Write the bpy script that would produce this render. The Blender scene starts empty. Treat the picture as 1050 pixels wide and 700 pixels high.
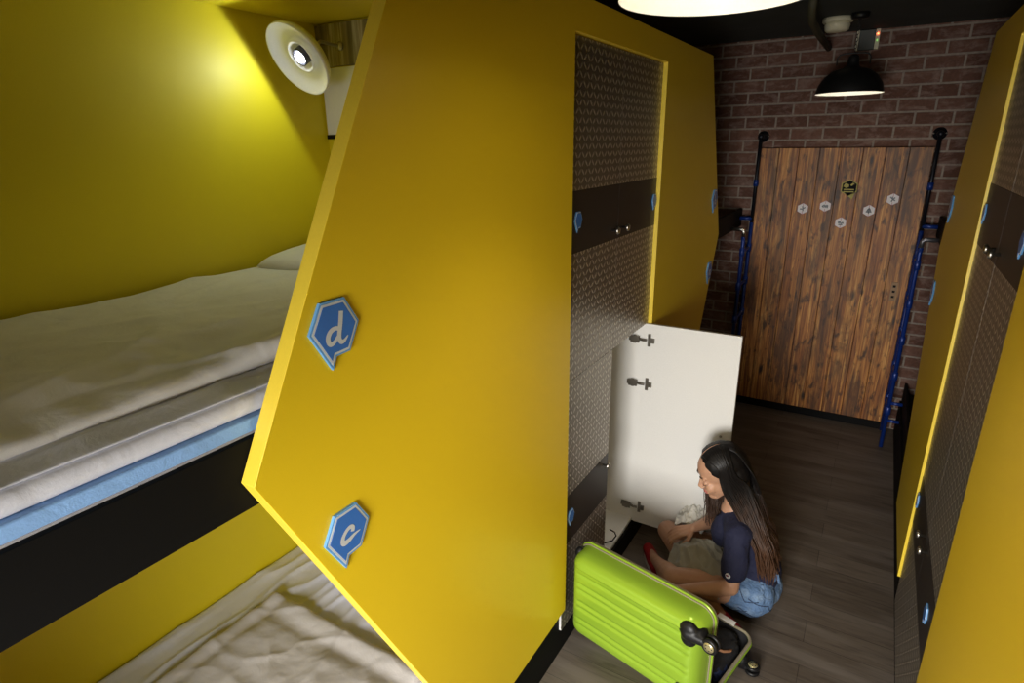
import bpy, bmesh, math, random
from mathutils import Vector, Matrix, noise
random.seed(7)
C = bpy.context.scene.collection
V = Vector

# ------------------------------------------------------------------ helpers
def link(name, bm, mats, parent=None, smooth=False, bevel=0, seg=2):
    me = bpy.data.meshes.new(name)
    bmesh.ops.recalc_face_normals(bm, faces=bm.faces[:])
    bm.to_mesh(me); bm.free()
    o = bpy.data.objects.new(name, me); C.objects.link(o)
    if not isinstance(mats, (list, tuple)): mats = [mats]
    for m in mats: me.materials.append(m)
    if smooth:
        for p in me.polygons: p.use_smooth = True
    if bevel:
        b = o.modifiers.new('bevel', 'BEVEL'); b.width = bevel; b.segments = seg; b.limit_method = 'ANGLE'; b.angle_limit = math.radians(40)
        for p in me.polygons: p.use_smooth = True
        w = o.modifiers.new('wn', 'WEIGHTED_NORMAL'); w.keep_sharp = True
    if parent is not None:
        o.parent = parent; o.matrix_parent_inverse = parent.matrix_basis.inverted()
    return o

def empty(name, loc):
    o = bpy.data.objects.new(name, None); C.objects.link(o); o.location = loc
    o.empty_display_size = .05
    return o
def tag(o, label=None, cat=None, group=None, kind=None):
    if label: o['label'] = label
    if cat: o['category'] = cat
    if group: o['group'] = group
    if kind: o['kind'] = kind
    return o

def box(bm, x0, x1, y0, y1, z0, z1, mi=0):
    vs = [bm.verts.new(p) for p in ((x0,y0,z0),(x1,y0,z0),(x1,y1,z0),(x0,y1,z0),(x0,y0,z1),(x1,y0,z1),(x1,y1,z1),(x0,y1,z1))]
    for f in ((0,3,2,1),(4,5,6,7),(0,1,5,4),(1,2,6,5),(2,3,7,6),(3,0,4,7)):
        bm.faces.new([vs[i] for i in f]).material_index = mi
    return vs
def prism(bm, pts, off, mi=0, inv=False):
    """pts: 3D polygon, extruded by vector off"""
    a = [bm.verts.new(p) for p in pts]; b = [bm.verts.new(V(p)+V(off)) for p in pts]
    n = len(pts)
    for f in ([bm.faces.new(a[::-1]), bm.faces.new(b)] + [bm.faces.new((a[i],a[(i+1)%n],b[(i+1)%n],b[i])) for i in range(n)]):
        f.material_index = mi
def frame_of(d):
    d = V(d).normalized(); u = V((0,0,1)) if abs(d.z) < .9 else V((1,0,0))
    x = u.cross(d).normalized(); return x, d.cross(x).normalized(), d
def tube(bm, pts, rad, n=10, mi=0, cap=True):
    pts = [V(p) for p in pts]; k = len(pts)
    rs = rad if isinstance(rad, (list, tuple)) else [rad]*k
    rings = []; x = None
    for i, p in enumerate(pts):
        d = (pts[min(i+1,k-1)]-pts[max(i-1,0)]).normalized()
        if x is None: x = frame_of(d)[0]
        else:
            x = x-d*x.dot(d); x = x.normalized() if x.length > 1e-6 else frame_of(d)[0]
        y = d.cross(x)
        rings.append([bm.verts.new(p+(x*math.cos(t)+y*math.sin(t))*rs[i]) for t in [2*math.pi*j/n for j in range(n)]])
    for a, b in zip(rings, rings[1:]):
        for j in range(n): bm.faces.new((a[j],a[(j+1)%n],b[(j+1)%n],b[j])).material_index = mi
    if cap:
        bm.faces.new(rings[0][::-1]).material_index = mi; bm.faces.new(rings[-1]).material_index = mi
def lathe(bm, prof, org=(0,0,0), axis=(0,0,1), n=40, mi=0, closed=False):
    x, y, d = frame_of(axis); org = V(org); rings = []
    for r, h in prof:
        if r < 1e-6: rings.append([bm.verts.new(org+d*h)])
        else: rings.append([bm.verts.new(org+d*h+(x*math.cos(t)+y*math.sin(t))*r) for t in [2*math.pi*j/n for j in range(n)]])
    prs = list(zip(rings, rings[1:])) + ([(rings[-1], rings[0])] if closed else [])
    for a, b in prs:
        for j in range(n):
            q = (j+1) % n
            if len(a) == 1 and len(b) == 1: continue
            if len(a) == 1: f = (a[0], b[q], b[j])
            elif len(b) == 1: f = (a[j], a[q], b[0])
            else: f = (a[j], a[q], b[q], b[j])
            bm.faces.new(f).material_index = mi
def ellipsoid(bm, c, r, rot=None, mi=0, u=20, v=14):
    m = Matrix.Translation(V(c)) @ ((rot.to_4x4() if rot is not None else Matrix.Identity(4)) @ Matrix.Diagonal((*r, 1)))
    g = bmesh.ops.create_uvsphere(bm, u_segments=u, v_segments=v, radius=1, matrix=m)
    for vv in g['verts']:
        for f in vv.link_faces: f.material_index = mi
def capsule(bm, a, ra, b, rb):
    a = V(a); b = V(b); d = b-a; L = d.length; rows = []
    x, y, d = frame_of(d)
    for i in range(1, 6):
        t = math.pi/2*(1-i/6); rows.append((a-d*ra*math.sin(t), ra*math.cos(t)))
    for i in range(0, 5): rows.append((a+d*L*i/4, ra+(rb-ra)*i/4))
    for i in range(1, 6):
        t = math.pi/2*i/6; rows.append((b+d*rb*math.sin(t), rb*math.cos(t)))
    n = 16; rings = [[bm.verts.new(p+(x*math.cos(t)+y*math.sin(t))*r) for t in [2*math.pi*j/n for j in range(n)]] for p, r in rows]
    for p, q in zip(rings, rings[1:]):
        for j in range(n): bm.faces.new((p[j],p[(j+1)%n],q[(j+1)%n],q[j]))
    bm.faces.new(rings[0][::-1]); bm.faces.new(rings[-1])
def chain(bm, pts, rs):
    for i in range(len(pts)-1): capsule(bm, pts[i], rs[i], pts[i+1], rs[i+1])
def fuse(name, bm, voxel, mats, parent, smooth=4, matfn=None):
    """joins overlapping volumes into one continuous skin"""
    me = bpy.data.meshes.new('t'); bm.to_mesh(me); bm.free()
    t = bpy.data.objects.new('t', me); C.objects.link(t)
    r = t.modifiers.new('r', 'REMESH'); r.mode = 'VOXEL'; r.voxel_size = voxel
    if smooth:
        s = t.modifiers.new('s', 'SMOOTH'); s.factor = .5; s.iterations = smooth
    dg = bpy.context.evaluated_depsgraph_get()
    m2 = bpy.data.meshes.new_from_object(t.evaluated_get(dg))
    bpy.data.objects.remove(t); bpy.data.meshes.remove(me)
    m2.name = name; o = bpy.data.objects.new(name, m2); C.objects.link(o)
    m2.materials.clear()
    if not isinstance(mats, (list, tuple)): mats = [mats]
    for m in mats: m2.materials.append(m)
    for p in m2.polygons:
        p.use_smooth = True
        if matfn: p.material_index = matfn(p.center)
    if parent is not None:
        o.parent = parent; o.matrix_parent_inverse = parent.matrix_basis.inverted()
    return o

# ------------------------------------------------------------------ materials
class NT:
    def __init__(s, name):
        s.m = bpy.data.materials.new(name); s.m.use_nodes = True; s.t = s.m.node_tree; s.n = s.t.nodes
        s.b = s.n['Principled BSDF']
    def node(s, ty, **k):
        x = s.n.new(ty)
        for a, b in k.items(): setattr(x, a, b)
        return x
    def put(s, sock, v):
        if hasattr(v, 'is_output') or isinstance(v, bpy.types.NodeSocket): s.t.links.new(v, sock)
        else: sock.default_value = v
    def math(s, op, a, b=0, c=None):
        x = s.node('ShaderNodeMath', operation=op); s.put(x.inputs[0], a); s.put(x.inputs[1], b)
        if c is not None: s.put(x.inputs[2], c)
        return x.outputs[0]
    def coord(s, scale=(1,1,1), rot=(0,0,0), loc=(0,0,0)):
        c = s.node('ShaderNodeTexCoord'); mp = s.node('ShaderNodeMapping')
        mp.inputs['Scale'].default_value = scale; mp.inputs['Rotation'].default_value = rot; mp.inputs['Location'].default_value = loc
        s.t.links.new(c.outputs['Object'], mp.inputs['Vector']); return mp.outputs[0]
    def noise(s, vec, sc, det=4, rough=.5, dist=0):
        x = s.node('ShaderNodeTexNoise'); s.put(x.inputs['Vector'], vec); x.inputs['Scale'].default_value = sc
        x.inputs['Detail'].default_value = det; x.inputs['Roughness'].default_value = rough; x.inputs['Distortion'].default_value = dist
        return x.outputs['Fac']
    def ramp(s, fac, stops):
        x = s.node('ShaderNodeValToRGB'); s.put(x.inputs[0], fac); e = x.color_ramp.elements
        while len(e) < len(stops): e.new(.5)
        for i, (p, c) in enumerate(stops): e[i].position = p; e[i].color = (*c, 1)
        return x.outputs[0]
    def mix(s, f, a, b, mode='MIX'):
        x = s.node('ShaderNodeMix', data_type='RGBA', blend_type=mode)
        s.put(x.inputs[0], f)
        for i, v in ((6, a), (7, b)):
            if isinstance(v, tuple) and len(v) == 3: v = (*v, 1)
            s.put(x.inputs[i], v)
        return x.outputs[2]
    def base(s, c):
        if isinstance(c, tuple): c = (*c, 1)
        s.put(s.b.inputs['Base Color'], c)
    def bump(s, h, strength=.3, dist=.01):
        x = s.node('ShaderNodeBump'); x.inputs['Strength'].default_value = strength; x.inputs['Distance'].default_value = dist
        s.put(x.inputs['Height'], h); s.t.links.new(x.outputs[0], s.b.inputs['Normal'])
def plain(name, col, rough=.5, metal=0, bump=0, bs=200, spec=None, var=0):
    t = NT(name); t.b.inputs['Roughness'].default_value = rough; t.b.inputs['Metallic'].default_value = metal
    if spec is not None: t.b.inputs['Specular IOR Level'].default_value = spec
    n = t.noise(t.coord(), bs, 3)
    v = .06 + var
    t.base(t.mix(n, tuple(c*(1-v) for c in col), tuple(min(1, c*(1+v)) for c in col)))
    if bump: t.bump(n, bump, .002)
    return t.m
def emis(name, col, st):
    t = NT(name); t.base((.9,.9,.9)); t.b.inputs['Emission Color'].default_value = (*col, 1); t.b.inputs['Emission Strength'].default_value = st
    return t.m

YEL = plain('yellow_laminate', (.74,.52,.012), .42, bump=.02, bs=400)
WALLY = plain('yellow_paint', (.70,.56,.010), .5, bump=.05, bs=300)
YEDGE = plain('yellow_edge_band', (.82,.60,.05), .4)
BLACK = plain('black_board', (.005,.0048,.0048), .65, spec=.12)
BLACKM = plain('black_metal', (.01,.01,.01), .45, .3)
WHITE = plain('white_melamine', (.80,.79,.76), .35)
CHROME = plain('brushed_nickel', (.55,.53,.49), .3, 1)
STEELD = plain('hinge_steel', (.22,.20,.17), .35, 1)
BLUE = plain('plaque_blue', (.035,.15,.50), .35)
BLUEL = plain('plaque_pale_blue', (.12,.33,.66), .35)
SILV = plain('plaque_silver', (.62,.66,.70), .35, .2)
PIPEB = plain('blue_painted_pipe', (.008,.035,.22), .35, .2, var=.3, bs=14)
PIPEK = plain('black_iron_pipe', (.02,.022,.03), .35, .6)
BAND = plain('dark_brown_band', (.022,.016,.013), .45)

def diamond(name):
    t = NT(name); c = t.node('ShaderNodeTexCoord'); s = t.node('ShaderNodeSeparateXYZ'); t.t.links.new(c.outputs['Object'], s.inputs[0])
    p = .029
    u = t.math('DIVIDE', s.outputs[1], p); v = t.math('DIVIDE', s.outputs[2], p)
    fu = t.math('FLOOR', u); fv = t.math('FLOOR', v)
    par = t.math('MODULO', t.math('ABSOLUTE', t.math('ADD', fu, fv)), 2)
    sg = t.math('SUBTRACT', t.math('MULTIPLY', par, 2), 1)
    a = t.math('SUBTRACT', t.math('SUBTRACT', u, fu), .5); b = t.math('SUBTRACT', t.math('SUBTRACT', v, fv), .5)
    sb = t.math('MULTIPLY', sg, b)
    l = t.math('DIVIDE', t.math('ADD', a, sb), .74); w = t.math('DIVIDE', t.math('SUBTRACT', a, sb), .24)
    d = t.math('ADD', t.math('POWER', l, 2), t.math('POWER', w, 2))
    h = t.math('SQRT', t.math('MAXIMUM', t.math('SUBTRACT', 1, d), 0))
    n = t.noise(t.coord(), 30, 3)
    t.base(t.mix(h, (.27,.24,.20), (.66,.61,.54)))
    t.b.inputs['Metallic'].default_value = .8
    r = t.math('ADD', t.math('MULTIPLY', n, .15), .30); t.put(t.b.inputs['Roughness'], r)
    t.bump(h, 1.0, .003)
    return t.m
PLATE = diamond('diamond_plate')

def brickmat():
    t = NT('red_brick')
    c = t.node('ShaderNodeTexCoord'); s = t.node('ShaderNodeSeparateXYZ'); t.t.links.new(c.outputs['Object'], s.inputs[0])
    cm = t.node('ShaderNodeCombineXYZ'); t.t.links.new(s.outputs[0], cm.inputs[0]); t.t.links.new(s.outputs[2], cm.inputs[1])
    def br(c1, c2, mo):
        b = t.node('ShaderNodeTexBrick'); b.offset = .5; b.inputs['Scale'].default_value = 1; t.t.links.new(cm.outputs[0], b.inputs['Vector'])
        b.inputs['Brick Width'].default_value = .224; b.inputs['Row Height'].default_value = .088
        b.inputs['Mortar Size'].default_value = .008; b.inputs['Mortar Smooth'].default_value = .25
        b.inputs['Color1'].default_value = (*c1,1); b.inputs['Color2'].default_value = (*c2,1); b.inputs['Mortar'].default_value = (*mo,1); b.inputs['Bias'].default_value = -.1
        return b
    b = br((.125,.052,.033), (.215,.105,.072), (.35,.29,.24))
    n = t.noise(t.coord((1,1,2.2)), 9, 6, .65, .6); n2 = t.noise(t.coord((1,1,1)), 60, 4)
    col = t.mix(t.math('MULTIPLY', t.math('SMOOTHSTEP', n, .52, .70) if False else t.ramp(n, [(.47,(0,0,0)),(.66,(1,1,1))]), .6), b.outputs[0], (.36,.25,.21))
    col = t.mix(.5, col, t.ramp(n2, [(.3,(.45,.45,.45)),(.7,(1,1,1))]), 'MULTIPLY')
    t.base(col); t.b.inputs['Roughness'].default_value = .85
    h = t.math('ADD', t.math('MULTIPLY', t.math('SUBTRACT', 1, b.outputs[1]), 1), t.math('MULTIPLY', n2, .35))
    t.bump(h, .7, .008)
    return t.m
BRICK = brickmat()

def floormat():
    t = NT('dark_plank_floor')
    c = t.node('ShaderNodeTexCoord')
    b = t.node('ShaderNodeTexBrick'); b.offset = .37; t.t.links.new(c.outputs['Object'], b.inputs['Vector']); b.inputs['Scale'].default_value = 1
    b.inputs['Brick Width'].default_value = 1.2; b.inputs['Row Height'].default_value = .15; b.inputs['Mortar Size'].default_value = .0012
    b.inputs['Color1'].default_value = (.105,.084,.066,1); b.inputs['Color2'].default_value = (.165,.136,.110,1); b.inputs['Mortar'].default_value = (.02,.016,.013,1)
    n = t.noise(t.coord((1.3,14,1)), 3.2, 8, .7, .8); n2 = t.noise(t.coord((.8,5,1)), 2.0, 3)
    col = t.mix(.85, b.outputs[0], t.ramp(n, [(.28,(.30,.28,.26)),(.5,(.85,.83,.8)),(.72,(1.0,1.0,1.0))]), 'MULTIPLY')
    col = t.mix(t.ramp(n2, [(.45,(0,0,0)),(.7,(.5,.5,.5))]), col, (.22,.19,.165))
    t.base(col); t.b.inputs['Roughness'].default_value = .5
    t.bump(t.math('ADD', n, t.math('MULTIPLY', b.outputs[1], -1)), .25, .003)
    return t.m
FLOOR = floormat()

def woodmat():
    t = NT('scorched_pine')
    c = t.node('ShaderNodeTexCoord'); s = t.node('ShaderNodeSeparateXYZ'); t.t.links.new(c.outputs['Object'], s.inputs[0])
    pid = t.math('FLOOR', t.math('DIVIDE', t.math('ADD', s.outputs[0], 5), .1412))
    cm = t.node('ShaderNodeCombineXYZ'); t.t.links.new(s.outputs[0], cm.inputs[0]); t.put(cm.inputs[1], t.math('MULTIPLY', pid, 3.7)); t.t.links.new(s.outputs[2], cm.inputs[2])
    def mp(sc):
        m = t.node('ShaderNodeMapping'); m.inputs['Scale'].default_value = sc; t.t.links.new(cm.outputs[0], m.inputs['Vector']); return m.outputs[0]
    g = t.noise(mp((26,1,1.1)), 1.6, 7, .6, 1.2)       # long grain
    burn = t.noise(mp((5.5,1,.9)), 1.5, 5, .65, .8)    # scorched patches
    dash = t.noise(mp((15,1,6.5)), 1.5, 4, .6, .3)
    col = t.ramp(g, [(.30,(.11,.032,.008)),(.44,(.34,.115,.024)),(.56,(.60,.25,.052)),(.70,(.84,.46,.14))])
    col = t.mix(t.ramp(burn, [(.46,(0,0,0)),(.60,(.8,.8,.8))]), col, (.075,.033,.016))
    col = t.mix(t.ramp(dash, [(.54,(0,0,0)),(.68,(.85,.85,.85))]), col, (.035,.014,.007))
    v = t.node('ShaderNodeTexVoronoi', feature='F1'); t.put(v.inputs['Vector'], mp((7,1,2.3))); v.inputs['Scale'].default_value = .9
    kn = t.ramp(v.outputs['Distance'], [(.05,(1,1,1)),(.13,(0,0,0))])
    col = t.mix(kn, col, (.03,.012,.006))
    tone = t.node('ShaderNodeTexWhiteNoise', noise_dimensions='1D'); t.put(tone.inputs['W'], pid)
    col = t.mix(.55, col, t.ramp(tone.outputs['Value'], [(0,(.6,.56,.5)),(1,(1,1,1))]), 'MULTIPLY')
    t.base(col); t.b.inputs['Roughness'].default_value = .5; t.bump(g, .3, .004)
    return t.m
WOOD = woodmat()
def reclaimed():
    t = NT('grey_brown_board')
    g = t.noise(t.coord((30,1,1.5)), 1.5, 6, .6, .8); g2 = t.noise(t.coord((9,1,.5)), 1.5, 3)
    col = t.ramp(g, [(.3,(.10,.07,.03)),(.5,(.3,.24,.12)),(.66,(.6,.54,.36))])
    t.base(t.mix(t.ramp(g2,[(.4,(0,0,0)),(.6,(.7,.7,.7))]), col, (.05,.04,.02))); t.bump(g,.3,.003)
    return t.m
RECL = reclaimed()

def cloth(name, col, rough=.9, var=.1, bs=700, big=0, bigcol=None, sheen=.12, crease=.25, cs=9):
    t = NT(name); n = t.noise(t.coord(), bs, 2)
    c = t.mix(n, tuple(x*(1-var) for x in col), tuple(min(1,x*(1+var)) for x in col))
    if big: c = t.mix(t.ramp(t.noise(t.coord((1,1,1)), big, 3), [(.45,(0,0,0)),(.65,(1,1,1))]), c, bigcol)
    t.base(c); t.b.inputs['Roughness'].default_value = rough; t.b.inputs['Sheen Weight'].default_value = sheen
    n2 = t.noise(t.coord(), cs, 5, .6, .5)
    t.bump(t.math('ADD', n2, t.math('MULTIPLY', n, .05)), crease, .02)
    return t.m
LINEN = cloth('white_bed_linen', (.74,.73,.70))
LINENB = cloth('ivory_duvet_linen', (.77,.75,.73))
LINENG = cloth('grey_cotton_duvet', (.50,.47,.44))
SHEETW = cloth('white_fitted_sheet', (.66,.67,.75))  # bluish tint put into the base to stand for cool light
MBLUE = cloth('blue_mattress_piping', (.24,.44,.80), bs=300)
MGREY = cloth('grey_mattress_base', (.52,.50,.52))
NAVY = cloth('navy_jersey', (.010,.012,.040), .85, sheen=0, crease=.6, cs=14)
DENIM = cloth('blue_denim', (.10,.18,.33), .85, .4, 500, 18, (.20,.30,.46), sheen=0, crease=1.0, cs=26)
GREYC = cloth('grey_crumpled_cotton', (.30,.29,.24), .9)
WHITEC = cloth('white_cotton', (.70,.68,.62), .9)
DARKC = cloth('black_cotton', (.006,.006,.008), .9, sheen=0)
NAVYC = cloth('dark_blue_cotton', (.012,.022,.07), .9, sheen=0)
RED = plain('red_shoe_canvas', (.30,.008,.012), .6)
SKIN = NT('skin')
_n = SKIN.noise(SKIN.coord(), 25, 3)
SKIN.base(SKIN.mix(_n, (.44,.235,.145), (.53,.30,.19))); SKIN.b.inputs['Roughness'].default_value = .5
SKIN.b.inputs['Subsurface Weight'].default_value = .08; SKIN.b.inputs['Subsurface Radius'].default_value = (.01,.004,.002)
SKIN = SKIN.m
LIPS = plain('lips', (.48,.16,.13), .4)
BROW = plain('brow_hair', (.03,.018,.012), .7)
def hairmat():
    t = NT('dark_brown_hair'); c = t.node('ShaderNodeTexCoord'); s = t.node('ShaderNodeSeparateXYZ'); t.t.links.new(c.outputs['Object'], s.inputs[0])
    n = t.noise(t.coord((60,60,4)), 1.5, 3)
    z = t.math('ADD', s.outputs[2], t.math('MULTIPLY', t.math('SUBTRACT', n, .5), .25))
    t.base(t.ramp(t.math('DIVIDE', z, .9), [(.36,(.085,.038,.018)),(.58,(.034,.016,.009)),(.72,(.006,.0045,.004)),(1,(.004,.003,.003))]))
    t.b.inputs['Roughness'].default_value = .48; t.b.inputs['Specular IOR Level'].default_value = .35
    return t.m
HAIR = hairmat()
def limemat():
    t = NT('lime_green_shell'); n = t.noise(t.coord(), 900, 2)
    t.base(t.mix(n, (.255,.43,.030), (.30,.48,.040))); t.b.inputs['Roughness'].default_value = .24; t.b.inputs['Metallic'].default_value = .25
    t.b.inputs['Coat Weight'].default_value = .4; t.bump(n, .04, .001)
    return t.m
LIME = limemat()
KHAKI = cloth('khaki_trim', (.22,.19,.12), .8)
RUBBER = plain('black_plastic', (.007,.007,.008), .42, spec=.3)
GOLD = plain('pale_gold_hub', (.62,.55,.30), .3, .7)
CEILM = plain('dark_grey_ceiling', (.035,.040,.034), .9, var=.4, bs=4)
CREAM = plain('cream_plastic', (.70,.66,.48), .5)
SHADEIN = plain('white_enamel', (.85,.85,.82), .4)
BULB = emis('warm_bulb', (1,.86,.62), 14)
LED = emis('cool_led', (.88,.95,1), 14)

# ------------------------------------------------------------------ the room
def structure(name, b, m, **k):
    bm = bmesh.new(); box(bm, *b); o = link(name, bm, m, **k); o['kind'] = 'structure'; return o
WALLD = plain('dark_plaster', (.10,.095,.08), .9)
structure('floor', (-2.1, 1.5, -1.3, 5.24, -.1, 0), FLOOR)
structure('ceiling', (-2.1, 1.5, -1.3, 5.24, 2.92, 3.02), CEILM)
structure('wall_far', (-2.1, 1.5, 5.24, 5.4, 0, 2.92), BRICK)
structure('wall_left', (-2.1, -1.99, -1.3, 5.24, 0, 2.92), WALLD)
structure('wall_right', (1.40, 1.5, -1.3, 5.24, 0, 2.92), WALLD)
# wall behind the camera with an added, unseen opening for the rear fill light
bm = bmesh.new()
WX0, WX1, WZ0, WZ1 = -.62, .30, .80, 1.95
box(bm, -2.1, WX0, -1.45, -1.3, 0, 2.92); box(bm, WX1, 1.5, -1.45, -1.3, 0, 2.92)
box(bm, WX0, WX1, -1.45, -1.3, 0, WZ0); box(bm, WX0, WX1, -1.45, -1.3, WZ1, 2.92)
link('wall_near', bm, WALLD)['kind'] = 'structure'
bm = bmesh.new()
for a in ((WX0, WX0+.05, WZ0, WZ1), (WX1-.05, WX1, WZ0, WZ1), (-.185, -.135, WZ0, WZ1)): box(bm, a[0], a[1], -1.41, -1.35, a[2], a[3])
for z in (WZ0, WZ1-.05): box(bm, WX0+.05, WX1-.05, -1.41, -1.35, z, z+.05)
link('added_window_1', bm, WHITE)['kind'] = 'structure'  # added frame around the rear fill light, out of view

# ------------------------------------------------------------------ bunks
# profile of the yellow facade in (y, z): two hexagon halves joined over the lockers
YA, YB = 1.92, 2.89
VY, VZ = .576, 1.60
TOPZ, BOTZ, LTZ = 2.65, .26, 2.541
ty = VY+(TOPZ-VZ)*.521; by = VY+(VZ-BOTZ)*.488
mir = lambda y: YA+YB-y
FAC = [(VY,VZ), (by,BOTZ), (YA,BOTZ), (YA,LTZ), (YB,LTZ), (YB,BOTZ), (mir(by),BOTZ), (mir(VY),VZ), (mir(ty),TOPZ), (ty,TOPZ)]
def bunk(side, label):
    """side -1: left of the corridor, +1: right"""
    s = side
    xf = -.915 if s < 0 else .33          # face of the yellow panels
    X = lambda d: xf+s*d                  # d metres into the bunk
    def b(bm, d0, d1, y0, y1, z0, z1, mi=0):
        box(bm, min(X(d0),X(d1)), max(X(d0),X(d1)), y0, y1, z0, z1, mi)
    r = empty('bunk_bed_unit', (X(.5), 1.5, 0)); tag(r, label, 'bunk bed')
    bm = bmesh.new(); prism(bm, [(X(0), y, z) for y, z in FAC], (s*.04, 0, 0))
    bm.normal_update()
    for f in bm.faces:
        if abs(f.normal.x) < .5: f.material_index = 1
    link('facade_panel', bm, [YEL, YEDGE], r, bevel=.0015)
    bm = bmesh.new(); b(bm, 1.035, 1.055, -.30, 5.22, 0, TOPZ); link('back_panel', bm, WALLY, r)
    bm = bmesh.new(); b(bm, .04, 1.035, -.30, mir(ty)-.03, TOPZ-.008, TOPZ+.012); link('roof_panel', bm, WALLY, r)
    for y in (1.80, 2.995):
        bm = bmesh.new(); b(bm, .045, 1.035, y, y+.015, 0, TOPZ-.008); link('end_panel', bm, WALLY, r)
    bm = bmesh.new(); b(bm, .045, 1.035, -.30, -.285, 0, 1.53); link('end_panel', bm, WALLY, r)  # unseen foot panel, added to block light from the lower bunk
    for y0, y1 in ((-.28, 1.80), (3.01, 5.22)):
        for z0, z1 in ((1.535, 1.677), (.26, .405)):
            bm = bmesh.new(); b(bm, .042, .06, y0, y1, z0, z1); link('front_board', bm, BLACK, r, bevel=.002)
            bm = bmesh.new(); b(bm, .061, 1.035, y0, y1, z0+.02, z0+.06); link('bed_base', bm, BLACK, r)
    bm = bmesh.new(); b(bm, .03, .07, -.28, YA, 0, .255); b(bm, .03, .07, YA, YB, 0, .125); b(bm, .03, .07, YB, 5.22, 0, .255)
    link('plinth', bm, BLACK, r)
    if s < 0:
        bm = bmesh.new(); box(bm, -1.948, -1.60, 1.782, 1.80, 2.49, 2.635); link('wooden_lamp_board', bm, RECL, r, bevel=.002)
        bm = bmesh.new(); box(bm, -1.94, -1.62, 1.79, 1.80, 2.245, 2.486); link('white_back_plate', bm, WHITE, r)
        bm = bmesh.new(); box(bm, -1.94, -1.62, 1.784, 1.80, 2.228, 2.244); link('plate_edge_strip', bm, BLACK, r)
    return r
bunk(-1, 'yellow hexagonal-fronted capsule bunk on the left with two bed levels')
bunk(1, 'yellow hexagonal-fronted capsule bunk along the right edge of the corridor')

# ------------------------------------------------------------------ lockers
def plaque_shape(w, h):
    """speech-bubble hexagon outline (a, b), centre 0"""
    P = [(-.032,.072),(.032,.072),(.066,.014),(.034,-.044),(-.004,-.046),(-.016,-.073),(-.066,.014)]
    return [(a/.132*w, b/.145*h) for a, b in P]
def inset(P, d):
    """offset a clockwise outline inwards by d"""
    out = []; n = len(P)
    for i in range(n):
        a, b, c = V(P[i-1]), V(P[i]), V(P[(i+1)%n])
        e1 = (b-a).normalized(); e2 = (c-b).normalized(); n1 = V((e1.y, -e1.x)); n2 = V((e2.y, -e2.x))
        m = (n1+n2); m = m/m.length_squared*2 if m.length_squared > .3 else n1
        q = b+m*d; out.append((q.x, q.y))
    return out
def plaque(bm, org, s, w, h, t=.006):
    """bubble plaque on plane x=org.x, facing -s*x; a runs so that it reads correctly from the corridor"""
    o = V(org)
    def P(a, b, d): return (o.x-s*d, o.y+(-s)*a*1.0 if False else o.y+a*(1 if s < 0 else -1), o.z+b)
    pts = plaque_shape(w, h)
    k = w/.132
    prism(bm, [P(a, b, 0) for a, b in pts], (-s*t, 0, 0), 0)
    prism(bm, [P(a, b, t) for a, b in inset(pts, .0045*k)], (-s*.0008, 0, 0), 1)
    prism(bm, [P(a, b, t+.0008) for a, b in inset(pts, .0095*k)], (-s*.0008, 0, 0), 2)

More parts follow.
